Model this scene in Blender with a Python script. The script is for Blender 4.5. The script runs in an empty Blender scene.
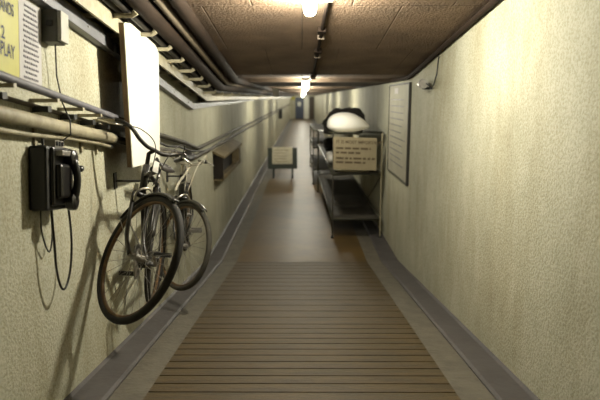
import bpy, bmesh, math, random
from mathutils import Vector, Matrix
random.seed(7)
C = bpy.context.scene.collection
PI = math.pi
HW = 1.15            # half width of the tunnel
END, BACK = 54.9, -3.0
FK, CK = 6.75, 6.25   # where floor / ceiling change slope
FS, CS = .115, .128
Z0 = -1.93           # far floor, camera at z = 0 while building; everything is lifted at the end
LIFT = 1.93
def fz(y): return Z0 + (FS * (FK - y) if y < FK else 0)
def cz(y): return .24 + (CS * (CK - y) if y < CK else 0)
def run(z, m=.13, k=6.4):
    """height of something fixed along the wall: z at the foot of the slope"""
    return lambda y: z + (m * (k - y) if y < k else 0)

# ------------------------------------------------------------------ materials
def mat(name, col, rough=.6, metal=0, var=.0, vscale=8, bump=0, bscale=60, emit=0, col2=None, stretch=None, spec=None):
    m = bpy.data.materials.new(name); m.use_nodes = True
    nt = m.node_tree; b = nt.nodes['Principled BSDF']
    b.inputs['Base Color'].default_value = (*col, 1)
    b.inputs['Roughness'].default_value = rough
    b.inputs['Metallic'].default_value = metal
    if spec is not None: b.inputs['Specular IOR Level'].default_value = spec
    tc = nt.nodes.new('ShaderNodeTexCoord'); src = tc.outputs['Object']
    if stretch:
        mp = nt.nodes.new('ShaderNodeMapping'); mp.inputs['Scale'].default_value = stretch
        nt.links.new(src, mp.inputs['Vector']); src = mp.outputs['Vector']
    if var or col2:
        n = nt.nodes.new('ShaderNodeTexNoise'); n.inputs['Scale'].default_value = vscale
        n.inputs['Detail'].default_value = 6; n.inputs['Roughness'].default_value = .65
        r = nt.nodes.new('ShaderNodeValToRGB')
        c2 = col2 or tuple(c * (1 - var) for c in col)
        r.color_ramp.elements[0].color = (*c2, 1); r.color_ramp.elements[1].color = (*col, 1)
        r.color_ramp.elements[0].position = .35; r.color_ramp.elements[1].position = .62
        nt.links.new(src, n.inputs['Vector']); nt.links.new(n.outputs['Fac'], r.inputs['Fac'])
        nt.links.new(r.outputs['Color'], b.inputs['Base Color'])
    if bump:
        n2 = nt.nodes.new('ShaderNodeTexNoise'); n2.inputs['Scale'].default_value = bscale
        n2.inputs['Detail'].default_value = 4
        bp = nt.nodes.new('ShaderNodeBump'); bp.inputs['Strength'].default_value = bump
        bp.inputs['Distance'].default_value = .02
        nt.links.new(src, n2.inputs['Vector']); nt.links.new(n2.outputs['Fac'], bp.inputs['Height'])
        nt.links.new(bp.outputs['Normal'], b.inputs['Normal'])
    if emit:
        b.inputs['Emission Color'].default_value = (*col, 1); b.inputs['Emission Strength'].default_value = emit
    return m

def wall_mat():
    m = mat('rough cream render', (.5, .5, .39), .8, bump=.3, bscale=75)
    nt = m.node_tree; b = nt.nodes['Principled BSDF']
    tc = nt.nodes['Texture Coordinate'].outputs['Object']
    def noise(s, d, st=None):
        n = nt.nodes.new('ShaderNodeTexNoise'); n.inputs['Scale'].default_value = s; n.inputs['Detail'].default_value = d
        n.inputs['Roughness'].default_value = .7
        if st:
            mp = nt.nodes.new('ShaderNodeMapping'); mp.inputs['Scale'].default_value = st
            nt.links.new(tc, mp.inputs['Vector']); nt.links.new(mp.outputs['Vector'], n.inputs['Vector'])
        else: nt.links.new(tc, n.inputs['Vector'])
        return n.outputs['Fac']
    def ramp(f, a, ca, bb, cb):
        r = nt.nodes.new('ShaderNodeValToRGB'); e = r.color_ramp.elements
        e[0].position, e[0].color, e[1].position, e[1].color = a, (*ca, 1), bb, (*cb, 1)
        nt.links.new(f, r.inputs['Fac']); return r.outputs['Color']
    def mul(a, c):
        x = nt.nodes.new('ShaderNodeMix'); x.data_type = 'RGBA'; x.blend_type = 'MULTIPLY'; x.inputs[0].default_value = 1
        nt.links.new(a, x.inputs[6]); nt.links.new(c, x.inputs[7]); return x.outputs[2]
    big = ramp(noise(1.6, 5), .3, (.405, .395, .30), .65, (.52, .51, .405))
    grime = ramp(noise(3.0, 6, (1, 1, .25)), .3, (.80, .76, .68), .55, (1, 1, 1))
    speck = ramp(noise(75, 3), .36, (.72, .70, .62), .56, (1, 1, 1))
    nt.links.new(mul(mul(big, grime), speck), b.inputs['Base Color'])
    return m

def ceil_mat():
    m = mat('brown sprayed lining', (.175, .112, .066), .9, var=.35, vscale=3, bump=.9, bscale=55)
    nt = m.node_tree; b = nt.nodes['Principled BSDF']
    tc = nt.nodes['Texture Coordinate'].outputs['Object']
    br = nt.nodes.new('ShaderNodeTexBrick'); br.inputs['Scale'].default_value = 1
    br.inputs['Brick Width'].default_value = .62; br.inputs['Row Height'].default_value = 1.25
    br.inputs['Mortar Size'].default_value = .008; br.inputs['Mortar Smooth'].default_value = 1
    nt.links.new(tc, br.inputs['Vector'])
    old = b.inputs['Normal'].links[0].from_node
    b2 = nt.nodes.new('ShaderNodeBump'); b2.invert = True; b2.inputs['Strength'].default_value = .7; b2.inputs['Distance'].default_value = .02
    nt.links.new(br.outputs['Fac'], b2.inputs['Height']); nt.links.new(old.outputs['Normal'], b2.inputs['Normal'])
    nt.links.new(b2.outputs['Normal'], b.inputs['Normal'])
    return m

def plank_mat(name, a, c, rough):
    m = mat(name, a, rough, col2=c, vscale=5, bump=.25, bscale=30, stretch=(.7, 5, 5))
    return m

M = dict(
    wall=wall_mat(), ceil=ceil_mat(),
    plank=plank_mat('worn timber battens', (.088, .056, .017), (.048, .032, .011), .6),
    subfloor=mat('dark gap under battens', (.02, .015, .01), .9),
    lino=mat('worn brown floor sheet', (.125, .078, .026), .5, spec=.3, col2=(.085, .056, .022), vscale=1.6, bump=.12, bscale=9),
    gutter=mat('grey concrete strip', (.145, .13, .10), .7, var=.3, vscale=9, bump=.25, bscale=40),
    kerb=mat('lilac grey painted kerb', (.095, .086, .086), .6, var=.25, vscale=5, bump=.15, bscale=25),
    beam=mat('dark brown beam', (.07, .045, .025), .8, var=.3, bump=.3),
    trunk=mat('galvanised grey trunking', (.19, .19, .205), .5, .2, var=.25, vscale=6),
    cream=mat('cream painted steel', (.42, .375, .26), .55, var=.3, vscale=14),
    creampipe=mat('cream painted pipe', (.34, .30, .20), .6, var=.4, vscale=9, bump=.2, bscale=30),
    lilacpipe=mat('grey lead cable', (.12, .115, .13), .6, .1, var=.3, vscale=9),
    cable=mat('black rubber cable', (.022, .018, .014), .6),
    brownpipe=mat('dark brown pipe', (.026, .016, .01), .85, spec=.2, var=.3),
    palepipe=mat('dusty buff conduit', (.21, .165, .12), .7, var=.25, vscale=15),
    dustcable=mat('dusty grey cable', (.10, .085, .06), .7, var=.5, vscale=6),
    white=mat('white painted board', (.72, .70, .62), .6, var=.06, vscale=3),
    wood=mat('raw wood edge', (.20, .13, .07), .7, var=.4, vscale=10, stretch=(1, 1, .2)),
    yellow=mat('yellow sign enamel', (.40, .37, .03), .5, var=.1, vscale=10),
    ink=mat('black ink', (.015, .015, .015), .6),
    greyink=mat('faded grey ink', (.16, .15, .17), .7),
    paper=mat('off white paper', (.50, .48, .48), .8, var=.05),
    bellg=mat('grey hammered box', (.12, .12, .10), .6, var=.2, vscale=20),
    bellw=mat('pale box cover', (.42, .41, .35), .6, var=.15),
    bake=mat('black bakelite', (.012, .011, .011), .3),
    bakes=mat('matt black case', (.02, .02, .019), .55),
    steel=mat('dull steel', (.35, .33, .30), .4, .7, var=.3, vscale=20),
    chrome=mat('tarnished chrome', (.62, .58, .50), .28, .9, var=.35, vscale=25),
    frame=mat('worn black bicycle enamel', (.016, .014, .011), .38, .1, var=.5, vscale=18),
    guard=mat('dark painted mudguard', (.035, .033, .028), .4, var=.3),
    tyre=mat('dusty tyre rubber', (.022, .02, .017), .8, var=.3, vscale=14),
    tyre2=mat('dusty grey tyre rubber', (.06, .055, .042), .8, var=.3, vscale=14),
    rim=mat('rusty wheel rim', (.16, .10, .05), .5, .5, col2=(.09, .05, .025), vscale=10),
    leather=mat('worn dark saddle leather', (.03, .025, .022), .55, var=.3),
    rag=mat('pale rag', (.58, .54, .44), .9),
    darkwood=mat('near-black box wood', (.018, .013, .009), .9),
    wallbox=mat('aged varnished wood', (.19, .145, .07), .6, col2=(.12, .088, .04), vscale=8, stretch=(1, .3, 3)),
    rackm=mat('dark green steel tube', (.07, .07, .045), .5, .3, var=.3),
    rackp=mat('buff painted post', (.40, .35, .23), .6, var=.2),
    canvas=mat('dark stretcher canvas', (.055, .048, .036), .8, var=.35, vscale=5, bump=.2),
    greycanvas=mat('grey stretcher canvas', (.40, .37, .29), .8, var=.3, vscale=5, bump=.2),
    linen=mat('white linen', (.86, .83, .76), .9, bump=.15, bscale=18),
    sheet=mat('cream sheet', (.62, .56, .42), .9, bump=.2, bscale=18),
    blanket=mat('dark wool blanket', (.018, .015, .012), .95, bump=.4, bscale=40),
    card=mat('tan notice card', (.30, .25, .155), .8, var=.15, vscale=6),
    cardink=mat('brown ink', (.085, .06, .03), .8),
    darkgreen=mat('dark green stand', (.045, .055, .045), .6, var=.2),
    notice=mat('cream printed notice', (.62, .58, .44), .8, var=.25, vscale=14),
    chart=mat('grey board facing', (.36, .34, .265), .7, var=.15, vscale=6),
    frameshade=mat('black frame and edge shadow', (.03, .027, .022), .6),
    glow=mat('lit lamp glass', (1, .955, .785), .4, emit=1900),
    glow2=mat('dimmer lit lamp glass', (1, .955, .785), .4, emit=620),
    glow3=mat('lit lamp glass farther on', (1, .955, .785), .4, emit=1150),
    bluedoor=mat('dark blue door', (.045, .06, .10), .5, var=.2),
    browndoor=mat('dark brown door', (.05, .036, .024), .6, var=.3),
    jamb=mat('pale door surround', (.62, .62, .55), .6),
)

# ------------------------------------------------------------------ mesh builder
class MB:
    def __init__(s): s.v = []; s.f = []
    def add(s, vs, fs):
        n = len(s.v); s.v += [Vector(v) for v in vs]; s.f += [tuple(i + n for i in f) for f in fs]; return s
    def hexa(s, p):
        return s.add(p, [(0, 3, 2, 1), (4, 5, 6, 7), (0, 1, 5, 4), (1, 2, 6, 5), (2, 3, 7, 6), (3, 0, 4, 7)])
    def box(s, x0, x1, y0, y1, z0, z1):
        return s.hexa([(x0, y0, z0), (x1, y0, z0), (x1, y1, z0), (x0, y1, z0), (x0, y0, z1), (x1, y0, z1), (x1, y1, z1), (x0, y1, z1)])
    def obox(s, c, ax, ay, az):
        c, ax, ay, az = map(Vector, (c, ax, ay, az))
        return s.hexa([c - ax - ay - az, c + ax - ay - az, c + ax + ay - az, c - ax + ay - az,
                       c - ax - ay + az, c + ax - ay + az, c + ax + ay + az, c - ax + ay + az])
    def slab(s, x0, x1, zf0, zf1, ys):
        """long box along y with heights given by functions, a cross-section at every y of ys"""
        vs = []; fs = []
        for y in ys: vs += [(x0, y, zf0(y)), (x1, y, zf0(y)), (x1, y, zf1(y)), (x0, y, zf1(y))]
        for i in range(len(ys) - 1):
            a = 4 * i; b = a + 4
            for k in range(4): fs.append((a + k, a + (k + 1) % 4, b + (k + 1) % 4, b + k))
        n = 4 * (len(ys) - 1)
        fs += [(3, 2, 1, 0), (n, n + 1, n + 2, n + 3)]
        return s.add(vs, fs)
    def tube(s, pts, r, seg=8, closed=False, flat=None):
        pts = [Vector(p) for p in pts]; n = len(pts)
        rs = r if isinstance(r, (list, tuple)) else [r] * n
        vs = []; fs = []; prev = None
        for i in range(n):
            if closed: t = pts[(i + 1) % n] - pts[i - 1]
            else: t = pts[min(i + 1, n - 1)] - pts[max(i - 1, 0)]
            t.normalize()
            if prev is None:
                u = t.cross(Vector((0, 0, 1)))
                if u.length < .2: u = t.cross(Vector((1, 0, 0)))
            else: u = prev - t * prev.dot(t)
            u.normalize(); prev = u; w = t.cross(u)
            for k in range(seg):
                a = 2 * PI * k / seg
                vs.append(pts[i] + (u * math.cos(a) + w * math.sin(a)) * rs[i])
        m = n if closed else n - 1
        for i in range(m):
            for k in range(seg):
                a = i * seg; b = ((i + 1) % n) * seg
                fs.append((a + k, a + (k + 1) % seg, b + (k + 1) % seg, b + k))
        if not closed:
            fs.append(tuple(range(seg))[::-1]); fs.append(tuple((n - 1) * seg + k for k in range(seg)))
        return s.add(vs, fs)
    def poly(s, pts, d):
        """extrude polygon pts by vector d"""
        n = len(pts); d = Vector(d); p = [Vector(q) for q in pts]
        return s.add(p + [q + d for q in p], [tuple(range(n))[::-1], tuple(range(n, 2 * n))] + [(i, (i + 1) % n, n + (i + 1) % n, n + i) for i in range(n)])
    def blob(s, c, rx, ry, rz, fn=None, nu=24, nv=14):
        vs = []; fs = []
        for j in range(nv + 1):
            ph = -PI / 2 + PI * j / nv
            for i in range(nu):
                th = 2 * PI * i / nu
                p = Vector((math.cos(ph) * math.cos(th), math.cos(ph) * math.sin(th), math.sin(ph)))
                if fn: p = fn(p)
                vs.append((c[0] + rx * p.x, c[1] + ry * p.y, c[2] + rz * p.z))
        for j in range(nv):
            for i in range(nu):
                fs.append((j * nu + i, j * nu + (i + 1) % nu, (j + 1) * nu + (i + 1) % nu, (j + 1) * nu + i))
        return s.add(vs, fs)
    def xf(s, f): s.v = [Vector(f(v)) for v in s.v]; return s

def org(o):
    p = Vector((0, 0, 0))
    while o: p += o.location; o = o.parent
    return p
def build(name, mb, m, parent=None, loc=None, smooth=False, bevel=0):
    me = bpy.data.meshes.new(name)
    if parent is not None: base = org(parent)
    else: base = Vector(loc) if loc else Vector((0, 0, 0))
    me.from_pydata([tuple(v - base) for v in mb.v], [], mb.f)
    bm = bmesh.new(); bm.from_mesh(me)
    bmesh.ops.remove_doubles(bm, verts=bm.verts, dist=1e-6)
    bmesh.ops.recalc_face_normals(bm, faces=bm.faces)
    if bevel: bmesh.ops.bevel(bm, geom=list(bm.edges), offset=bevel, segments=2, affect='EDGES', profile=.5)
    bm.to_mesh(me); bm.free()
    if smooth:
        for p in me.polygons: p.use_smooth = True
    me.materials.append(M[m] if isinstance(m, str) else m)
    o = bpy.data.objects.new(name, me); C.objects.link(o)
    if parent is not None: o.parent = parent
    else: o.location = base
    return o
def thing(name, label, cat, loc, group=None):
    o = bpy.data.objects.new(name, None); C.objects.link(o); o.location = loc; o.empty_display_size = .1
    return tag(o, label, cat, group)
def tag(o, label, cat, group=None):
    o['label'] = label; o['category'] = cat
    if group: o['group'] = group
    return o
def struct(name, mb, m, **k):
    o = build(name, mb, m, **k); o['kind'] = 'structure'; return o
def lettering(name, rows, parent, m='ink'):
    """rows: (text, right-end or left point, e1, e2, cap height, align, width scale)"""
    for txt, p, e1, e2, h, al, ws in rows:
        allmb = MB(); cu = bpy.data.curves.new('lettering', 'FONT'); cu.body = txt; cu.size = h / .7; cu.align_x = al; cu.offset = .0012
        to = bpy.data.objects.new('lettering', cu); C.objects.link(to)
        me = bpy.data.meshes.new_from_object(to.evaluated_get(bpy.context.evaluated_depsgraph_get()))
        p, a, b = Vector(p), Vector(e1), Vector(e2); nn = a.cross(b) * .0015
        vs = [p + a * v.co.x * ws + b * v.co.y for v in me.vertices]
        allmb.add([q + nn for q in vs], [tuple(f.vertices) for f in me.polygons])
        bpy.data.objects.remove(to); bpy.data.meshes.remove(me); bpy.data.curves.remove(cu)
        me = bpy.data.meshes.new(name); base = org(parent)
        me.from_pydata([tuple(v - base) for v in allmb.v], [], allmb.f)
        me.materials.append(M[m]); o = bpy.data.objects.new(name, me); C.objects.link(o); o.parent = parent
def dashes(name, org_, e1, e2, width, rows, pitch, h, parent, m, seed, ragged=True, centre=False):
    """rows of illegible print: thin word-sized strips lying on the paper"""
    rnd = random.Random(seed); mb = MB(); o, a, b = Vector(org_), Vector(e1), Vector(e2); n = a.cross(b)
    for r in range(rows):
        lim = width * (rnd.uniform(.72, 1) if ragged else 1); x = (width - lim) / 2 if centre else 0; lim += x
        while x < lim:
            w = min(rnd.uniform(1.2, 4.2) * h, lim - x)
            c = o + a * (x + w / 2) - b * (r * pitch) + n * .001
            mb.obox(c, a * w / 2, b * h / 2, n * .0006)
            x += w + h * .7
    return build(name, mb, m, parent)

# ------------------------------------------------------------------ the setting
YS = [BACK, FK, END]
# floor: planks on the slope, worn sheet on the level part
mb = MB(); y = BACK
while y < FK - .02:
    pitch = .115 if y < 4.0 else .19
    y1 = min(y + pitch - .011, FK)
    mb.slab(-.78, .78, lambda q: fz(q) - .03, fz, [y, y1]); y += pitch
floor = struct('floor', mb, 'plank')
mb = MB().slab(-HW - .1, HW + .1, lambda q: fz(q) - .2, lambda q: fz(q) - .028, [BACK - .1, FK, END + .1])
struct('floor', mb, 'subfloor')
mb = MB().slab(-.78, .78, lambda q: Z0 - .028, lambda q: Z0, [FK, END])
struct('floor', mb, 'lino')
for i, s in enumerate((-1, 1)):
    a, b = sorted((s * .78, s * .965))
    struct('trim_%d' % (i + 1), MB().slab(a, b, lambda q: fz(q) - .04, lambda q: fz(q) - .004, YS), 'gutter')
    mk = MB(); vs = []; fs = []
    for yy in YS:
        f = fz(yy)
        vs += [(s * .955, yy, f - .04), (s * .955, yy, f + .006), (s * .975, yy, f + .014), (s * 1.13, yy, f + .008), (s * 1.15, yy, f + .02), (s * 1.155, yy, f - .04)]
    for q in range(2):
        for k in range(6): fs.append((q * 6 + k, q * 6 + (k + 1) % 6, q * 6 + 6 + (k + 1) % 6, q * 6 + 6 + k))
    fs += [tuple(range(6)), tuple(range(12, 18))]
    struct('baseboard_left' if s < 0 else 'baseboard_right', mk.add(vs, fs), 'kerb')
YW = [BACK - .1, CK, FK, END + .1]
struct('wall_left', MB().slab(-HW - .12, -HW, lambda q: fz(q) - .1, lambda q: cz(q) + .1, YW), 'wall')
struct('wall_right', MB().slab(HW, HW + .12, lambda q: fz(q) - .1, lambda q: cz(q) + .1, YW), 'wall')
struct('ceiling', MB().slab(-HW - .12, HW + .12, cz, lambda q: cz(q) + .2, [BACK - .1, CK, END + .1]), 'ceil')
struct('wall_back', MB().box(-HW - .1, HW + .1, BACK - .1, BACK, fz(BACK) - .1, cz(BACK) + .1), 'wall')
struct('wall_end', MB().box(-HW - .1, HW + .1, END, END + .12, Z0 - .1, .34), 'wall')
for i, (yb, ye, zb) in enumerate(((7.45, 10.2, .197), (13.25, 15.8, .2), (19.2, 21.6, .21))):
    struct('trim_%d' % (i + 3), MB().box(-HW, HW, yb, ye, zb, .25), 'beam')
# far end doors
d1 = struct('door_1', MB().box(-.62, .16, END - .05, END, Z0, .05), 'bluedoor')
build('door_window', MB().box(-.42, -.1, END - .06, END - .05, -.75, -.35), 'jamb', d1)
build('door_handle', MB().box(.06, .11, END - .1, END - .05, -.95, -.9), 'steel', d1)
d2 = struct('door_2', MB().box(.66, 1.14, END - .05, END, Z0, .12), 'browndoor')
build('door_handle', MB().box(.7, .75, END - .1, END - .05, -.95, -.9), 'steel', d2)
struct('trim_6', MB().box(.18, .64, END - .12, END, Z0, .24), 'jamb')

# ------------------------------------------------------------------ ceiling lamps
lampy = [3.45, 7.25, 13.0, 18.9, 24.5, 30.1, 35.7, 41.3, 46.9, 52.6]
ords = ['nearest ceiling lamp, at the top edge above the sloping walkway', 'second ceiling lamp along the tunnel, just past the foot of the slope',
        'third ceiling lamp along the tunnel, above the low sign stand', 'fourth ceiling lamp along the tunnel', 'fifth ceiling lamp along the tunnel',
        'sixth ceiling lamp along the tunnel', 'seventh ceiling lamp along the tunnel', 'eighth ceiling lamp along the tunnel',
        'ninth ceiling lamp along the tunnel', 'last ceiling lamp, right before the far doors']
for i, y in enumerate(lampy):
    x = .045
    sl = -CS if y < CK else 0
    e1 = Vector((0, 1, sl)).normalized(); e2 = Vector((0, -sl, 1)).normalized(); e0 = Vector((1, 0, 0))
    top = Vector((x, y, cz(y)))
    t = thing('ceiling_lamp', 'small glowing ' + ords[i], 'lamp', top, 'ceiling lamps')
    dn = Vector((0, 0, -1))
    build('lamp_base', MB().tube([top - e2 * .001, top + dn * .018], [.055, .05], 20), 'bellg', t)
    build('lamp_holder', MB().tube([top + dn * .018, top + dn * .045], [.032, .036], 16), 'bellw', t)
    pr = ((.045, .033), (.06, .037), (.09, .037), (.115, .034), (.132, .024), (.14, .010))
    build('lamp_glass', MB().tube([top + dn * d for d, _ in pr], [q for _, q in pr], 16), ('glow', 'glow2', 'glow3')[min(i, 2)], t, smooth=True)

# ceiling conduit with junction boxes
def cl(x, o=0): return lambda y: (x(y) if callable(x) else x, y, cz(y) - o)
t = thing('ceiling_conduit', 'thin dark conduit with small boxes running down the ceiling beside the lamps', 'conduit', (.12, 2, cz(2)))
f = lambda y: (.17 - .0125 * (y - 2), y, cz(y) - .017)
build('pipe', MB().tube([f(y) for y in (BACK, 0, 2, 4, CK - .02, 7.6)], .013, 8), 'brownpipe', t, smooth=True)
for y in (3.35, 4.3, 5.0, 6.15, 2.4):
    c = Vector(f(y)); build('junction_box', MB().obox(c, (.03, 0, 0), (0, .045, -.045 * CS), (0, .018 * CS, .018)), 'brownpipe', t, bevel=.004)
    build('saddle', MB().obox(c + Vector((0, .2, -.2 * CS)), (.026, 0, 0), (0, .012, 0), (0, 0, .016)), 'palepipe', t)

# dark cable in the angle of right wall and ceiling
t = tag(build('wall_cable', MB().tube([(1.122, y, cz(y) - .028) for y in (BACK, 0, 3, CK, 12, 25, END - .1)], .022, 8), 'brownpipe', loc=(1.12, 0, cz(0)), smooth=True),
        'dark brown cable along the top corner of the right wall', 'cable')

# ------------------------------------------------------------------ left wall services
YR = [BACK, 0, 2, 4, 5.2, 6.0, 6.4, 6.8, 8, 12, 18, 26, 40, END - .2]
# grey trunking
tz = run(-.088, .155, 6.0)
t = thing('cable_trunking', 'flat grey metal trunking along the left wall under the cable brackets', 'trunking', (-1.13, 3, tz(3)))
far = lambda y: tz(y) + (.008 * (min(y, 20) - 6.0) if y > 6.0 else 0)
yy = [BACK, 0, 3.49]
build('trunking_length', MB().slab(-1.149, -1.10, lambda y: tz(y) - .035, lambda y: tz(y) + .035, [BACK, 0, 3.5]), 'trunk', t)
build('trunking_length', MB().slab(-1.149, -1.10, lambda y: tz(y) - .028, lambda y: tz(y) + .03, [3.55, 5, 6.0]), 'trunk', t)
build('trunking_length', MB().slab(-1.149, -1.10, lambda y: far(y) - .025, lambda y: far(y) + .03, [6.0, 12, 20, END - .2]), 'trunk', t)
for y in (2.6, 3.1, 3.45, 4.5, 5.1, 5.7, 6.2):
    build('screw', MB().obox((-1.098, y, tz(y)), (.003, 0, 0), (0, .005, 0), (0, 0, .005)), 'steel', t)

# cable brackets: cream rail with arms both sides
zA = run(.0, .13, 6.35); zB = run(.045, .13, 6.35)
t = thing('cable_rack', 'cream steel cable rack with short arms high on the left wall', 'cable rack', (-1.0, 3, zA(3)))
build('rail', MB().slab(-1.035, -1.022, lambda y: zA(y) - .035, lambda y: zA(y) + .055, [BACK, 3.36]), 'cream', t)
build('rail', MB().slab(-1.035, -1.022, lambda y: zA(y) - .03, lambda y: zA(y) + .05, [3.36, 6.35, 20, END - .3]), 'cream', t)
ya = [.6 + .42 * k for k in range(14)] + [6.6 + .9 * k for k in range(12)]
for y in ya:
    build('arm', MB().box(-1.149, -1.034, y - .012, y + .012, zA(y) - .012, zA(y) + .008), 'cream', t)
    y2 = y + .16
    build('arm', MB().tube([(-1.024, y2, zB(y2) - .005), (-.92, y2, zB(y2) - .005), (-.90, y2, zB(y2) + .014)], [.014, .014, .019], 6), 'cream', t)
# cables lying on it
k = 0
def service(name, label, cat, x, zf, r, m, ys=YR, group=None, wob=0):
    rnd = random.Random(int(x * 1e4) + int(r * 1e4))
    pts = []
    for a, b in zip(ys[:-1], ys[1:]):
        n = max(1, int((b - a) / .45)) if wob else 1
        for q in range(n):
            y = a + (b - a) * q / n; pts.append((x + rnd.uniform(-wob, wob), y, zf(y) + rnd.uniform(-wob, wob)))
    pts.append((x, ys[-1], zf(ys[-1])))
    return tag(build(name, MB().tube(pts, r, 10), m, loc=(x, 3, zf(3)), smooth=True), label, cat, group)
G1 = 'black cables on the cable rack'
for x, dz, r in ((-1.118, 0, .019), (-1.078, 0, .018), (-1.10, .036, .018), (-1.06, .036, .017)):
    service('cable', 'black cable lying on the wall-side arms of the cream rack', 'cable', x, (lambda y, dz=dz, r=r: zA(y) + .009 + r + dz), r, 'cable', group=G1 + ', wall side')
for x, dz, r in ((-.998, 0, .02), (-.955, 0, .019), (-.978, .037, .019)):
    service('cable', 'black cable lying on the outer arms of the cream rack', 'cable', x, (lambda y, dz=dz, r=r: zB(y) + .009 + r + dz), r, 'cable', group=G1 + ', outer side')
# pipes under the ceiling
service('pipe', 'thick dark brown pipe under the ceiling beside the cable rack', 'pipe', -.885, run(.125, .13, 6.3), .05, 'brownpipe')
service('pipe', 'narrow buff conduit between the dark pipes under the ceiling', 'pipe', -.80, run(.165, .129, 6.3), .027, 'palepipe')
service('pipe', 'dark brown pipe under the ceiling, farthest from the left wall', 'pipe', -.715, run(.19, .128, 6.3), .042, 'brownpipe')
service('cable', 'dusty grey cable bundle low on the cable rack beyond the slope', 'cable', -1.09, lambda y: -.035 + .002 * (y - 6.5), .02, 'dustcable', [6.45, 8, 11, 16, 26, END - .3], wob=.006)
# grey cable run with cream brackets at eye height
zS = run(-.54, .149, 6.2); zP = run(-.61, .14, 6.1)
service('pipe', 'lilac grey pipe on small brackets above the thick cream pipe, left wall', 'pipe', -1.045, zS, .017, 'lilacpipe', [BACK, 0, 2, 3, 3.3])
service('cable', 'dark dusty cable on the left wall behind the bicycles, upper of two', 'cable', -1.11, lambda y: zS(y) + .015, .02, 'dustcable', [3.36, 4, 5, 6.2, 8, 12, 20, 30, END - .3], wob=.008)
service('pipe', 'thick cream pipe along the left wall above the telephone', 'pipe', -1.10, zP, .030, 'creampipe', [BACK, 0, 2, 3.4])
service('cable', 'dusty cable on the left wall behind the bicycles, lower of two', 'cable', -1.115, lambda y: zP(y) - .0, .022, 'dustcable', [3.45, 4, 5, 6.1, 8, 12, 20, 30, END - .3], wob=.008)
service('cable', 'thin cream cable sagging just under the thick cream pipe', 'cable', -1.118, lambda y: zP(y) - .048, .011, 'creampipe', [BACK, 0, 1.5, 2, 2.4, 2.8, 3.2, 3.42], wob=.009)
service('cable', 'thin grey cable clipped to the wall between the two cream pipes', 'cable', -1.136, lambda y: zS(y) - .045, .010, 'dustcable', [BACK, 0, 1.5, 2, 2.4, 2.8, 3.2, 3.42], wob=.003)
service('cable', 'thin dark cable looping between the two dusty cables behind the bicycles', 'cable', -1.095, lambda y: (zS(y) + zP(y)) / 2, .009, 'cable', [4.12, 4.4, 4.8, 5.2, 5.6, 6.0, 6.6, 8], wob=.022)
whr = ['near the left picture edge', 'over the telephone', 'right of the telephone wire', 'next to the white board', 'closest to the white board']
for i, y in enumerate((2.13, 2.5, 2.78, 3.02, 3.24)):
    b = thing('pipe_bracket', 'small cream pipe bracket with black clamp, ' + whr[i], 'bracket', (-1.15, y, zS(y)), 'pipe brackets on the left wall')
    build('arm', MB().box(-1.149, -1.03, y - .011, y + .011, zS(y) - .03, zS(y) - .014), 'cream', b)
    build('strap', MB().box(-1.149, -1.138, y - .012, y + .012, zP(y) - .1, zS(y) - .014), 'creampipe', b)
    build('clamp', MB().box(-1.138, -1.07, y - .018, y + .018, zS(y) - .07, zS(y) - .045), 'bakes', b)

# ------------------------------------------------------------------ signs on the left wall
al = math.radians(7.5)
E1 = Vector((0, math.cos(al), -math.sin(al))); E2 = Vector((0, math.sin(al), math.cos(al))); EN = Vector((1, 0, 0))
tr = Vector((-1.143, 2.44, .418)); W, H = .62, .34
t = thing('warning_sign', 'yellow sign with black capitals at the left picture edge', 'sign', tr - E1 * W / 2 - E2 * H)
build('panel', MB().obox(tr - E1 * W / 2 - E2 * H / 2, E1 * W / 2, E2 * H / 2, EN * .005), 'yellow', t)
P = lambda y, z: (-1.1375, y, z)
lettering('lettering', [('WANDS', P(2.385, .315), E1, E2, .046, 'RIGHT', .6), ('2', P(2.30, .222), E1, E2, .048, 'RIGHT', .9),
                        ('DISPLAY', P(2.365, .15), E1, E2, .052, 'RIGHT', .66)], t)
tl = Vector((-1.142, 2.445, .408)); W, H = .20, .365
t = thing('notice_sheet', 'white typed notice beside the yellow sign', 'notice', tl + E1 * W / 2 - E2 * H)
build('sheet', MB().obox(tl + E1 * W / 2 - E2 * H / 2, E1 * W / 2, E2 * H / 2, EN * .002), 'paper', t)
dashes('print', tl + E1 * .03 - E2 * .025 + EN * .003, E1, E2, W - .06, 16, .021, .0085, t, 'greyink', 3, centre=True)

# grey bell box with its wire
t = thing('bell_box', 'grey wall box with pale cover under the trunking', 'box', (-1.15, 2.75, .25))
build('case', MB().obox((-1.113, 2.70, .31), (.036, 0, 0), E1 * .045, E2 * .072), 'bellg', t, bevel=.005)
build('cover', MB().obox((-1.07, 2.70, .31), (.009, 0, 0), E1 * .042, E2 * .066), 'bellw', t, bevel=.003)
build('knob', MB().obox((-1.11, 2.653, .325), (.012, 0, 0), E1 * .008, E2 * .012), 'bakes', t)
build('wire', MB().tube([(-1.11, 2.70, .245), (-1.12, 2.715, .1), (-1.105, 2.72, zS(2.7) - .0), (-1.062, 2.69, zP(2.7) + .03), (-1.06, 2.68, zP(2.7) - .03), (-1.1, 2.66, -.2), (-1.1, 2.62, -.228)], .0035, 6), 'cable', t, smooth=True)

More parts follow.
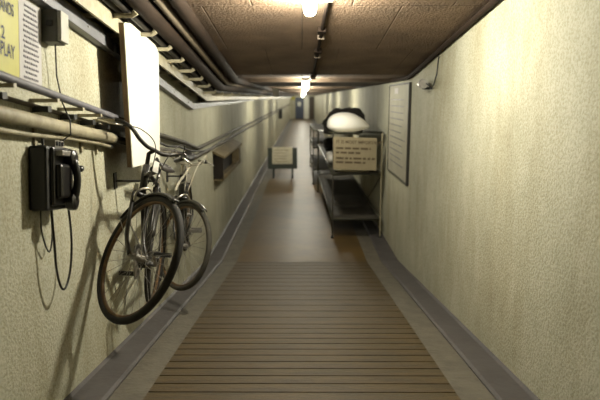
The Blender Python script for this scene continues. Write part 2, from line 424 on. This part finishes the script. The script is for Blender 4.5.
# ------------------------------------------------------------------ telephone
t = thing('wall_telephone', 'black hand-crank telephone mounted on the left wall', 'telephone', (-1.15, 2.56, -.5))
pc = Vector((-1.108, 2.54, -.348))
build('case', MB().obox(pc, EN * .041, E1 * .122, E2 * .138), 'bakes', t, bevel=.012)
fr = Vector((-1.06, 2.55, -.341))
build('front_plate', MB().obox(fr, EN * .01, E1 * .105, E2 * .125), 'bake', t, bevel=.008)
build('cradle', MB().obox(fr + E2 * .10 + EN * .02, EN * .02, E1 * .085, E2 * .012), 'steel', t, bevel=.004)
hb = fr + EN * .035
hp = [hb + E2 * (.08 - .19 * k / 8) + EN * (.022 * math.sin(PI * k / 8)) + E1 * .03 for k in range(9)]
hs = build('handset', MB().tube(hp, [.021, .019, .018, .017, .017, .017, .018, .019, .021], 12), 'bake', t, smooth=True)
for s, rr in ((.082, .036), (-.112, .04)):
    c = hb + E2 * s + E1 * .03
    build('earpiece' if s > 0 else 'mouthpiece', MB().tube([c - EN * .022, c - EN * .018, c + EN * .012, c + EN * .02], [rr * .85, rr, rr, rr * .6], 20), 'bake', hs, smooth=False)
build('dial_box', MB().obox(fr + EN * .02 - E2 * .02 - E1 * .03, EN * .016, E1 * .06, E2 * .075), 'bake', t, bevel=.014)
cr = Vector((-1.085, 2.66, -.32))
ck = build('crank', MB().tube([cr, cr + E1 * .035, cr + E1 * .04 + EN * .02, cr + E1 * .04 + EN * .04], .006, 8), 'bakes', t)
build('knob', MB().blob(cr + E1 * .055 + EN * .045, .018, .024, .016), 'bake', ck, smooth=True)
tb = build('terminal_block', MB().obox(pc + E2 * .15 + E1 * .02 + EN * .01, EN * .025, E1 * .045, E2 * .016), 'steel', t)
for k in (-1, 0, 1):
    build('terminal', MB().obox(pc + E2 * .152 + E1 * (.02 + .028 * k) + EN * .037, EN * .004, E1 * .006, E2 * .009), 'bakes', tb)
build('stud', MB().tube([pc + E2 * .13 - E1 * .09 + EN * .01, pc + E2 * .168 - E1 * .09 + EN * .01], .007, 8), 'bakes', t)
def sm(pts, n=8):
    """Catmull-Rom"""
    P_ = [Vector(p) for p in pts]; P_ = [2 * P_[0] - P_[1]] + P_ + [2 * P_[-1] - P_[-2]]; out = []
    for i in range(1, len(P_) - 2):
        for k in range(n):
            u = k / n; a, b, c, d = P_[i - 1:i + 3]
            out.append(.5 * ((2 * b) + (c - a) * u + (2 * a - 5 * b + 4 * c - d) * u * u + (3 * b - a - 3 * c + d) * u ** 3))
    return out + [P_[-2]]
X = -1.09
build('handset_cord', MB().tube(sm([(X, 2.49, -.47), (X, 2.49, -.62), (X, 2.495, -.75), (X, 2.53, -.845), (X, 2.58, -.86), (X, 2.64, -.80), (X, 2.675, -.70), (X, 2.68, -.60), (X, 2.665, -.47)]), .0055, 8), 'bake', t, smooth=True)
X = -1.125
build('line_cord', MB().tube(sm([(X, 2.46, -.46), (X, 2.455, -.56), (X, 2.48, -.635), (X, 2.515, -.675), (X, 2.545, -.64), (X, 2.56, -.57), (X, 2.565, -.46)]), .0035, 6), 'bakes', t, smooth=True)

# ------------------------------------------------------------------ white board standing off the wall
bx = -1.0
ol = [(3.39, -.40), (3.375, .0), (3.365, .415), (3.55, .43), (3.83, .41), (4.0, .375), (4.14, .31), (4.10, -.02), (4.05, -.43)]
t = thing('white_board', 'tall white panel with a bare wood edge hanging beside the bicycles', 'board', (bx, 3.7, -.42))
build('face', MB().poly([(bx + .004, y, z) for y, z in ol], (.006, 0, 0)), 'white', t)
build('backing', MB().poly([(bx - .022, y, z) for y, z in ol], (.026, 0, 0)), 'wood', t)
for y in (3.82, 3.98):
    build('batten', MB().box(-1.149, bx - .022, y, y + .04, .1, .16), 'wood', t)

# ------------------------------------------------------------------ bicycles
WB, RW = 1.06, .345
HA = math.radians(68)
U = Vector((-math.cos(HA), 0, math.sin(HA))); N = Vector((math.sin(HA), 0, math.cos(HA)))
FA = Vector((WB, 0, RW)); RA = Vector((0, 0, RW)); P0 = FA - .07 * N
def bicycle(q, label, tyre_m, kind):
    Xf, Yf, Zf, yaw, pit, lean, st = q
    B = Matrix.Rotation(-PI / 2 + yaw, 3, 'Z') @ Matrix.Rotation(pit, 3, 'Y') @ Matrix.Rotation(lean, 3, 'X')
    S = Matrix.Rotation(st, 3, U)
    fa = P0 + S @ (FA - P0); F0 = Vector((Xf, Yf, Zf))
    R = lambda v: F0 + B @ (Vector(v) - fa)                 # rear triangle / frame
    K = lambda v: R(P0 + S @ (Vector(v) - P0))              # everything that steers
    t = thing('bicycle', label, 'bicycle', R((.5, 0, 0)))
    def part(name, mb, m, f, parent=t, smooth=True): return build(name, mb.xf(f), m, parent, smooth=smooth)
    head0 = P0 + U * .40; head1 = P0 + U * .575
    bb = Vector((.46, 0, .285)); seat = Vector((.27, 0, .80))
    fr = MB().tube([head0 + U * .04, bb], .0165, 10).tube([head1 - U * .03, seat], .015, 10).tube([bb, seat], .0155, 10)
    fr.tube([head0, head1], .021, 12).tube([bb + Vector((0, -.035, 0)), bb + Vector((0, .035, 0))], .024, 12)
    for s in (-1, 1):
        fr.tube([bb + Vector((-.03, s * .03, 0)), (.2, s * .05, .33), (0, s * .06, RW)], .009, 8)
        fr.tube([seat + Vector((0, s * .016, -.02)), (.15, s * .045, .58), (0, s * .06, RW)], .008, 8)
    part('frame', fr, 'frame', R)
    cr = P0 + U * .385
    fk = MB().tube([cr + Vector((0, -.05, 0)), cr + Vector((0, .05, 0))], .016, 10).tube([cr, head0 + U * .02], .014, 8)
    for s in (-1, 1):
        fk.tube(sm([cr + Vector((0, s * .05, 0)), P0 + U * .25 + Vector((0, s * .052, 0)), P0 + U * .12 + N * .01 + Vector((0, s * .053, 0)), FA + Vector((0, s * .055, 0))], 5), .0115, 8)
    part('fork', fk, 'frame', K)
    for c, f, w in ((FA, K, 'front'), (RA, R, 'rear')):
        ring = lambda rad, n=56, c=c: [c + Vector((rad * math.cos(2 * PI * k / n), 0, rad * math.sin(2 * PI * k / n))) for k in range(n)]
        wh = part('wheel', MB().tube(ring(RW - .036), .0115, 8, True), 'rim', f)
        part('tyre', MB().tube(ring(RW - .019), .0195, 12, True), tyre_m, f, wh)
        part('hub', MB().tube([c + Vector((0, -.06, 0)), c + Vector((0, -.034, 0)), c + Vector((0, -.03, 0)), c + Vector((0, .03, 0)), c + Vector((0, .034, 0)), c + Vector((0, .06, 0))], [.008, .008, .02, .02, .008, .008], 10), 'steel', f, wh)
        ns = 28
        for k in range(ns):
            a = 2 * PI * k / ns; a2 = a + (.9 if k % 4 < 2 else -.9); s = 1 if k % 2 else -1
            p1 = c + Vector((.018 * math.cos(a2), s * .03, .018 * math.sin(a2)))
            p2 = c + Vector(((RW - .045) * math.cos(a), 0, (RW - .045) * math.sin(a)))
            part('spoke', MB().tube([p1, p2], .0014, 4), 'steel', f, wh, False)
        # mudguard: curved strip
        a0, a1 = (math.radians(66), math.radians(150)) if w == 'front' else (math.radians(20), math.radians(215))
        g = MB(); vs = []; fs = []; n = 30; prof = [(-.026, -.014), (-.019, .0), (0, .005), (.019, .0), (.026, -.014)]
        for k in range(n + 1):
            a = a0 + (a1 - a0) * k / n
            for (sy, dr) in prof:
                rr = RW + .014 + dr; vs.append(c + Vector((rr * math.cos(a), sy, rr * math.sin(a))))
        for k in range(n):
            for j in range(4): fs.append((k * 5 + j, k * 5 + j + 1, k * 5 + 6 + j, k * 5 + 5 + j))
        gd = part('mudguard', g.add(vs, fs), 'guard', f)
        md = gd.modifiers.new('thickness', 'SOLIDIFY'); md.thickness = .002
        for s in (-1, 1):
            a = math.radians(148 if w == 'front' else 205)
            part('mudguard_stay', MB().tube([c + Vector((0, s * .05, 0)), c + Vector(((RW + .01) * math.cos(a), s * .03, (RW + .01) * math.sin(a)))], .0025, 5), 'steel', f, gd)
    # handlebar
    hc = P0 + U * .66 + N * .05
    st_ = part('stem', MB().tube([P0 + U * .56, P0 + U * .655, hc], [.012, .0125, .014], 10), 'chrome' if kind == 2 else 'frame', K)
    half = [(.0, .0, .0), (.0, .05, .0), (-.005, .11, .02), (-.015, .17, .055), (-.05, .225, .07), (-.11, .26, .066), (-.19, .275, .055)]
    if kind == 2: half = [(0, 0, 0), (0, .06, 0), (.0, .115, .02), (-.02, .165, .04), (-.07, .205, .045), (-.13, .235, .04), (-.2, .25, .03)]
    H = lambda x, y, z: hc + Vector((x, y, z))
    path = [H(x, -y, z) for x, y, z in half[::-1]] + [H(x, y, z) for x, y, z in half[1:]]
    bar = part('handlebar', MB().tube(sm(path, 5), .0115, 10), 'chrome' if kind == 2 else 'frame', K)
    for s in (-1, 1):
        a, b = Vector(H(-.10, s * .257, half[5][2] + .001)), Vector(H(-.215, s * .279, half[6][2] - .004))
        part('grip', MB().tube([a, a * .7 + b * .3, b * .9 + a * .1, b], [.014, .0165, .0165, .012], 10), 'bake', K, bar)
        l0 = Vector(H(-.04, s * .215, .05)); l1 = Vector(H(-.02, s * .275, .03)); l2 = Vector(H(-.12, s * .315, .03))
        part('brake_lever', MB().tube(sm([l0, l1, l2], 5), .0055, 8), 'chrome', K, bar)
        part('brake_cable', MB().tube(sm([l0, H(.04, s * .14, .1 if s > 0 else .06), H(.09, s * .05, .0), cr + N * .05 + Vector((0, s * .015, .05))], 8), .003, 6), 'rag' if kind == 2 else 'cable', K, bar)
    # front brake caliper
    cp = MB().tube(sm([cr + N * .035 + Vector((0, -.05, -.06)), cr + N * .045 + Vector((0, -.055, -.01)), cr + N * .05 + Vector((0, 0, .025)), cr + N * .045 + Vector((0, .055, -.01)), cr + N * .035 + Vector((0, .05, -.06))], 5), .0065, 8)
    part('brake_caliper', cp, 'chrome', K)
    part('lamp_bracket', MB().obox(cr + U * .12 + N * .05, N * .045, Vector((0, .014, 0)), U * .006).obox(cr + U * .15 + N * .09, N * .004, Vector((0, .018, 0)), U * .035), 'steel', K, smooth=False)
    # saddle
    sp = seat - (bb - seat).normalized() * .11
    part('seat_post', MB().tube([seat, sp], .0125, 8), 'steel', R)
    vs = []; fs = []; n = 12
    for k in range(n + 1):
        u = k / n; x = .17 - .30 * u; w = .018 + .085 * (max(0, (u - .25) / .75)) ** 1.3; zt = .045 + .012 * math.cos(u * 5) + .015 * u
        if k == n: w *= .8
        for j in range(7):
            a = -1 + j / 3; vs.append(sp + Vector((x, a * w, zt - (.05 if u > .4 else .035) * abs(a) ** 2.2)))
    for k in range(n):
        for j in range(6): fs.append((k * 7 + j, k * 7 + j + 1, k * 7 + 8 + j, k * 7 + 7 + j))
    sd = part('saddle', MB().add(vs, fs), 'leather', R)
    md = sd.modifiers.new('thickness', 'SOLIDIFY'); md.thickness = .008
    part('saddle_spring', MB().tube([sp + Vector((.1, 0, .035)), sp, sp + Vector((-.1, .05, .04))], .005, 6).tube([sp, sp + Vector((-.1, -.05, .04))], .005, 6), 'steel', R, sd)
    # cranks, chainwheel, pedals
    ca = math.radians(25)
    n = 40; rc = .088
    cw = MB().tube([bb + Vector((rc * math.cos(2 * PI * k / n), -.045, rc * math.sin(2 * PI * k / n))) for k in range(n)], .006, 6, True)
    for k in range(5):
        a = 2 * PI * k / 5; cw.tube([bb + Vector((0, -.045, 0)), bb + Vector((rc * math.cos(a), -.045, rc * math.sin(a)))], .006, 6)
    part('chainwheel', cw, 'steel', R)
    ch = MB().tube([bb + Vector((.02, -.047, rc)), Vector((0, -.047, RW + .035))], .005, 6).tube([bb + Vector((.02, -.047, -rc)), Vector((0, -.047, RW - .035))], .005, 6)
    part('chain', ch, 'bakes', R)
    part('chain_guard', MB().poly([bb + Vector((.10, -.06, .03)), bb + Vector((.06, -.06, .11)), bb + Vector((-.08, -.06, .12)), Vector((.02, -.06, RW + .055)), Vector((.02, -.06, RW + .03)), bb + Vector((-.08, -.06, .08))], (0, -.004, 0)), 'guard', R, smooth=False)
    for s in (-1, 1):
        d = Vector((math.cos(ca), 0, math.sin(ca))) * (.165 * s); o = bb + Vector((0, s * .065, 0))
        ck = part('crank', MB().tube([bb + Vector((0, s * .03, 0)), o, o + d], [.012, .012, .009], 8), 'steel', R)
        pc = o + d + Vector((0, s * .055, 0))
        pd = MB().tube([o + d, o + d + Vector((0, s * .105, 0))], .007, 8)
        for e in (-1, 1): pd.obox(pc + Vector((e * .032, 0, 0)), (.01, 0, 0), (0, .046, 0), (0, 0, .012))
        pd.obox(pc + Vector((0, .046 * 1, 0)), (.04, 0, 0), (0, .003, 0), (0, 0, .012)).obox(pc - Vector((0, .046, 0)), (.04, 0, 0), (0, .003, 0), (0, 0, .012))
        part('pedal', pd, 'bakes' if kind == 1 else 'steel', R, ck, False)
    if kind == 2:
        part('rag_strip', MB().tube(sm([H(.03, .02, .0), H(.06, -.02, -.07), H(.05, -.05, -.15), H(.06, -.07, -.22)], 5), [.006 + .006 * abs(math.sin(k)) for k in range(16)], 6), 'rag', K)
    # a wall hook under the top tube carries it
    return t, R, seat, head1
hooks = []
b1 = bicycle([-.842, 2.904, -.812, .123, -.253, -.109, .741], 'old black bicycle hung on the left wall, nearer of the two, beside the white board', 'tyre', 1)
b2 = bicycle([-.918, 4.39, -1.13, .13, .03, -.06, .66], 'second old bicycle hung behind the nearer one, with chrome handlebar and grey tyres', 'tyre2', 2)
for (t, R, seat, head1), lab in ((b1, 'steel wall hook holding up the nearer bicycle'), (b2, 'steel wall hook holding up the bicycle behind')):
    p = R(head1.lerp(seat, .55) - Vector((0, 0, .025)))
    h = thing('wall_hook', lab, 'hook', (-1.15, p.y, p.z))
    build('plate', MB().box(-1.149, -1.142, p.y - .025, p.y + .025, p.z - .05, p.z + .05), 'bakes', h)
    build('hook', MB().tube([(-1.145, p.y, p.z - .002), (p.x + .02, p.y, p.z - .002), (p.x + .04, p.y, p.z + .025)], .007, 8), 'bakes', h)

# ------------------------------------------------------------------ wooden box on the left wall
t = thing('wall_box', 'long open wooden box fixed to the left wall beyond the bicycles', 'box', (-1.15, 8.3, -1.05))
y0, y1 = 7.5, 9.7; xo = -1.02
build('back', MB().box(-1.149, -1.135, y0, y1, -1.04, -.70), 'darkwood', t)  # back and near side are near-black, the other panels varnished wood
build('lid', MB().poly([(-1.149, y0 - .03, -.70), (-1.149, y0 - .03, -.67), (xo + .02, y0 - .03, -.74), (xo + .02, y0 - .03, -.77)], (0, y1 - y0 + .06, 0)), 'wallbox', t)
build('bottom', MB().box(-1.149, xo, y0, y1, -1.06, -1.04), 'wallbox', t)
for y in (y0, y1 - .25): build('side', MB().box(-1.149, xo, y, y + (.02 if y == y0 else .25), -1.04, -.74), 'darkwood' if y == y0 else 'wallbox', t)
build('front_lip', MB().box(xo - .015, xo, y0, y1, -1.04, -1.0), 'wallbox', t)

# small dark switch box and hanging sign far down the left side
t = thing('hanging_sign', 'small white sign hanging from the ceiling on the left beyond the wooden wall box', 'sign', (-.53, 12, .02))
build('panel', MB().obox((-.53, 12, .11), (.055, .03, 0), (-.003, .006, 0), (0, 0, .09)), 'white', t)
build('hanger', MB().tube([(-.53, 12, .24), (-.53, 12, .195)], .006, 6), 'steel', t)
t = tag(build('switch_box', MB().box(-1.15, -.98, 29.0, 29.3, -1.0, -.55), 'bakes', loc=(-1.06, 29.15, -1.0), bevel=.01), 'small dark box on the left wall far down the tunnel', 'box')
t = tag(build('wall_sign', MB().box(-1.0, -.66, END - .02, END - .005, -.15, .1), 'yellow', loc=(-.8, END, -.1)), 'small yellow sign beside the far blue door', 'sign')

# ------------------------------------------------------------------ low sign stand
yS = 14.3
t = thing('sign_stand', 'low dark stand with a cream notice standing on the floor at left', 'sign', (-.48, yS, Z0))
build('board', MB().box(-.84, -.12, yS - .012, yS + .012, -1.72, -1.205), 'darkgreen', t, bevel=.003)
nb = build('notice', MB().box(-.73, -.235, yS - .02, yS - .012, -1.60, -1.185), 'notice', t)
dashes('print', (-.69, yS - .021, -1.26), (1, 0, 0), (0, 0, 1), .4, 5, .07, .018, nb, 'card', 5)
for x in (-.70, -.235):
    build('leg', MB().box(x - .022, x + .022, yS - .02, yS + .02, Z0, -1.70), 'darkgreen', t)
for x in (-.70, -.235):
    build('foot', MB().box(x - .025, x + .025, yS - .15, yS + .15, Z0, Z0 + .03), 'darkgreen', t)

# ------------------------------------------------------------------ three-tier stretcher rack
def rack(yn, yf, ln, lf, rn, rf, zn, zf, label, cols):
    t = thing('stretcher_rack', label, 'rack', ((ln + rn) / 2, (yn + yf) / 2, Z0), 'stretcher racks')
    X_ = lambda side, u: (ln + (lf - ln) * u) if side == 0 else (rn + (rf - rn) * u)
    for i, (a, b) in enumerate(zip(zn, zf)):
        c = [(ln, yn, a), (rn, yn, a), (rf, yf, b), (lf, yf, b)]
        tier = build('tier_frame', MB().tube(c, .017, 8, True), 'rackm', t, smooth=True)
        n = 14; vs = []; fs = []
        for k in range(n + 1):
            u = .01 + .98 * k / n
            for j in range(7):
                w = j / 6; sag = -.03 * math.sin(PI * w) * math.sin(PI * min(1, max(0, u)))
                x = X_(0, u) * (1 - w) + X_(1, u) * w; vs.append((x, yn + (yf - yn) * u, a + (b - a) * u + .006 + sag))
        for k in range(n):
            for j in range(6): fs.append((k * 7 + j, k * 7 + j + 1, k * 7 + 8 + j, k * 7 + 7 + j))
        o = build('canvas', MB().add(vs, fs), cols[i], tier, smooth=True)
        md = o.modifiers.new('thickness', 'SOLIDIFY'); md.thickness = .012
    for x, y, zt, m in ((ln, yn, zn[0], 'canvas'), (rn, yn, zn[0], 'rackp'), (lf, yf, zf[0], 'rackm'), (rf, yf, zf[0], 'rackp')):
        p = build('post', MB().tube([(x, y, Z0), (x, y, zt)], .016 if m == 'rackm' else .009, 8), m, t)
        build('foot', MB().tube([(x, y, Z0), (x, y, Z0 + .03)], [.026, .02], 10), 'bakes', p)
    build('brace', MB().tube([(rn, yn + .02, zn[1] - .02), (rf * .25 + rn * .75 - .1, yn + 1.0, zn[2] + .05)], .006, 6), 'rackm', t)
    return t
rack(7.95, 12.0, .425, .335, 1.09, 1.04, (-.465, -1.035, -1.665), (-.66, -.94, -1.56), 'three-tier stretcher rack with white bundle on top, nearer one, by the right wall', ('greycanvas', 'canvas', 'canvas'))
rack(13.1, 16.5, .255, .24, 1.0, 1.0, (-.72, -1.1, -1.6), (-.72, -1.1, -1.6), 'second stretcher rack, mostly hidden behind the nearer rack', ('canvas', 'canvas', 'canvas'))
def lump(seed, amp, f=3.0):
    from mathutils import noise
    return lambda p: p * (1 + amp * noise.noise(p * f + Vector((seed, 0, 0)))) if p.z > -.6 else Vector((p.x, p.y, -.6 - .05 * (p.z + .6)))
def pil(p):
    e = lambda v, k: math.copysign(abs(v) ** k, v)
    q = Vector((e(p.x, .8), e(p.y, .8), p.z * (1 if p.z > 0 else .5)))
    taper = 1 - .45 * max(0, q.x) ** 1.5
    return Vector((q.x, q.y * taper, q.z * taper - .12 * q.x * (1 if p.z > 0 else 0)))
tag(build('pillow', MB().blob((.65, 8.25, -.385), .30, .25, .185, pil, 32, 18), 'linen', loc=(.63, 8.25, -.45), smooth=True), 'plump white pillow bundle on top of the rack', 'pillow')
def ridge(p):
    from mathutils import noise
    q = Vector((p.x, p.y, max(p.z, -.35)))
    return q * (1 + .16 * noise.noise(p * 2.5 + Vector((4, 0, 0)))) 
tag(build('blanket', MB().blob((.61, 8.85, -.43), .31, .24, .28, ridge, 32, 18).blob((.76, 8.85, -.33), .19, .2, .19, ridge, 24, 14), 'blanket', loc=(.6, 8.85, -.5), smooth=True), 'crumpled black blanket heaped behind the white pillow on the rack', 'blanket')
def flat(p): return Vector((math.copysign(abs(p.x) ** .6, p.x), math.copysign(abs(p.y) ** .6, p.y), p.z))
tag(build('folded_sheet', MB().blob((.72, 8.35, -.99), .27, .33, .045, flat, 32, 10), 'sheet', loc=(.72, 8.35, -1.03), smooth=True), 'folded cream sheet on the middle tier behind the tan card', 'sheet')
tag(build('linen_roll', MB().blob((.46, 9.2, -.92), .08, .22, .085, flat, 24, 12), 'linen', loc=(.46, 9.2, -1.0), smooth=True), 'small white linen roll on the middle tier left of the card', 'linen')
tag(build('dark_bundle', MB().blob((.58, 11.1, -.85), .18, .3, .11, flat, 24, 12), 'blanket', loc=(.58, 11.1, -.96), smooth=True), 'dark bundle at the far end of the middle tier', 'bundle')
tag(build('folded_blanket', MB().blob((.72, 9.3, -1.645), .25, .5, .05, flat, 24, 10), 'canvas', loc=(.72, 9.3, -1.66), smooth=True), 'dark folded blanket lying on the lowest tier', 'blanket')
# the card leaning on the front
e2 = Vector((0, .03, 1)).normalized(); e1 = Vector((1, 0, -.03)).normalized(); en = e1.cross(e2)
tl = Vector((.425, 7.9, -.515)); W, H = .585, .44
t = thing('notice_card', 'tan lettered card leaning on the front of the stretcher rack', 'sign', tl + e1 * W / 2 - e2 * H)
build('panel', MB().obox(tl + e1 * W / 2 - e2 * H / 2, e1 * W / 2, e2 * H / 2, en * .004), 'card', t)
lettering('lettering', [('IT IS MOST IMPORTANT', tl + e1 * .035 - e2 * .085 + en * .005, e1, e2, .042, 'LEFT', .98)], t, 'cardink')
for r, (z, w) in enumerate(((.15, .47), (.21, .33), (.285, .53), (.34, .40))):
    dashes('print', tl + e1 * .035 - e2 * z + en * .005, e1, e2, w, 1, .1, .026, t, 'cardink', 20 + r, ragged=False)

# ------------------------------------------------------------------ right wall: chart board and lamp
t = thing('chart_board', 'tall grey chart board on the right wall past the small lamp', 'board', (1.15, 6.9, -.93))
g = .115 * .0
def rb(y0, y1, z0, z1, x0, x1): return MB().hexa([(x0, y0, z0), (x1, y0, z0), (x1, y1, z0), (x0, y1, z0), (x0, y0, z1), (x1, y0, z1), (x1, y1, z1), (x0, y1, z1)])
build('face', rb(6.26, 7.62, -.91, .145, 1.128, 1.142), 'chart', t)
build('frame_shadow_side', rb(6.225, 6.26, -.935, .165, 1.122, 1.149), 'frameshade', t)  # black strip at the near edge stands in for the board's shadow
build('frame_shadow_side', rb(7.62, 7.65, -.93, .16, 1.122, 1.149), 'frameshade', t)
build('frame_rail', rb(6.26, 7.62, -.935, -.91, 1.125, 1.149), 'bellg', t)
build('frame_rail', rb(6.26, 7.62, .145, .165, 1.122, 1.149), 'frameshade', t)
build('label', rb(6.95, 7.2, .05, .115, 1.125, 1.128), 'paper', t)
for k in range(11): dashes('print_row', (1.126, 7.5, -.02 - .075 * k), (0, -1, 0), (0, 0, 1), 1.1, 1, .075, .012, t, 'trunk', 9 + k)
t = thing('wall_lamp', 'small silvery unlit lamp on the right wall below the ceiling', 'lamp', (1.15, 5.25, .1))
c = Vector((1.07, 5.28, .125))
build('body', MB().tube([c + Vector((.02, .16, .0)), c + Vector((.01, .10, 0)), c, c + Vector((-.012, -.1, -.006))], [.03, .038, .04, .04], 16), 'steel', t)
build('lens', MB().tube([c + Vector((.021, .165, 0)), c + Vector((.022, .185, 0))], [.032, .024], 16), 'paper', t)
build('bracket', MB().box(1.07, 1.149, 5.24, 5.29, .075, .1), 'bakes', t)
build('wire', MB().tube(sm([c + Vector((.01, -.1, 0)), c + Vector((.05, -.17, -.03)), c + Vector((.072, -.2, .06)), (1.142, 5.06, .2), (1.142, 5.0, cz(5.0) - .03)]), .005, 6), 'bakes', t, smooth=True)

# ------------------------------------------------------------------ camera, world, output look
w = bpy.data.worlds.new('dark tunnel'); bpy.context.scene.world = w; w.use_nodes = True
w.node_tree.nodes['Background'].inputs[0].default_value = (0, 0, 0, 1)
cd = bpy.data.cameras.new('camera'); cam = bpy.data.objects.new('camera', cd); C.objects.link(cam)
cd.sensor_width = 36; cd.lens = 583 / 600 * 36; cd.clip_end = 200; cd.clip_start = .05
cam.rotation_euler = (PI / 2 - math.atan(102 / 583), 0, math.atan(2 / 583))
cd.dof.use_dof = True; cd.dof.focus_distance = 3.3; cd.dof.aperture_fstop = 2.2
bpy.context.scene.camera = cam
for o in list(C.objects):
    if o.parent is None: o.location.z += LIFT
vs = bpy.context.scene.view_settings
vs.view_transform = 'Standard'; vs.look = 'None'; vs.gamma = 1; vs.use_curve_mapping = False
vs.exposure = 0
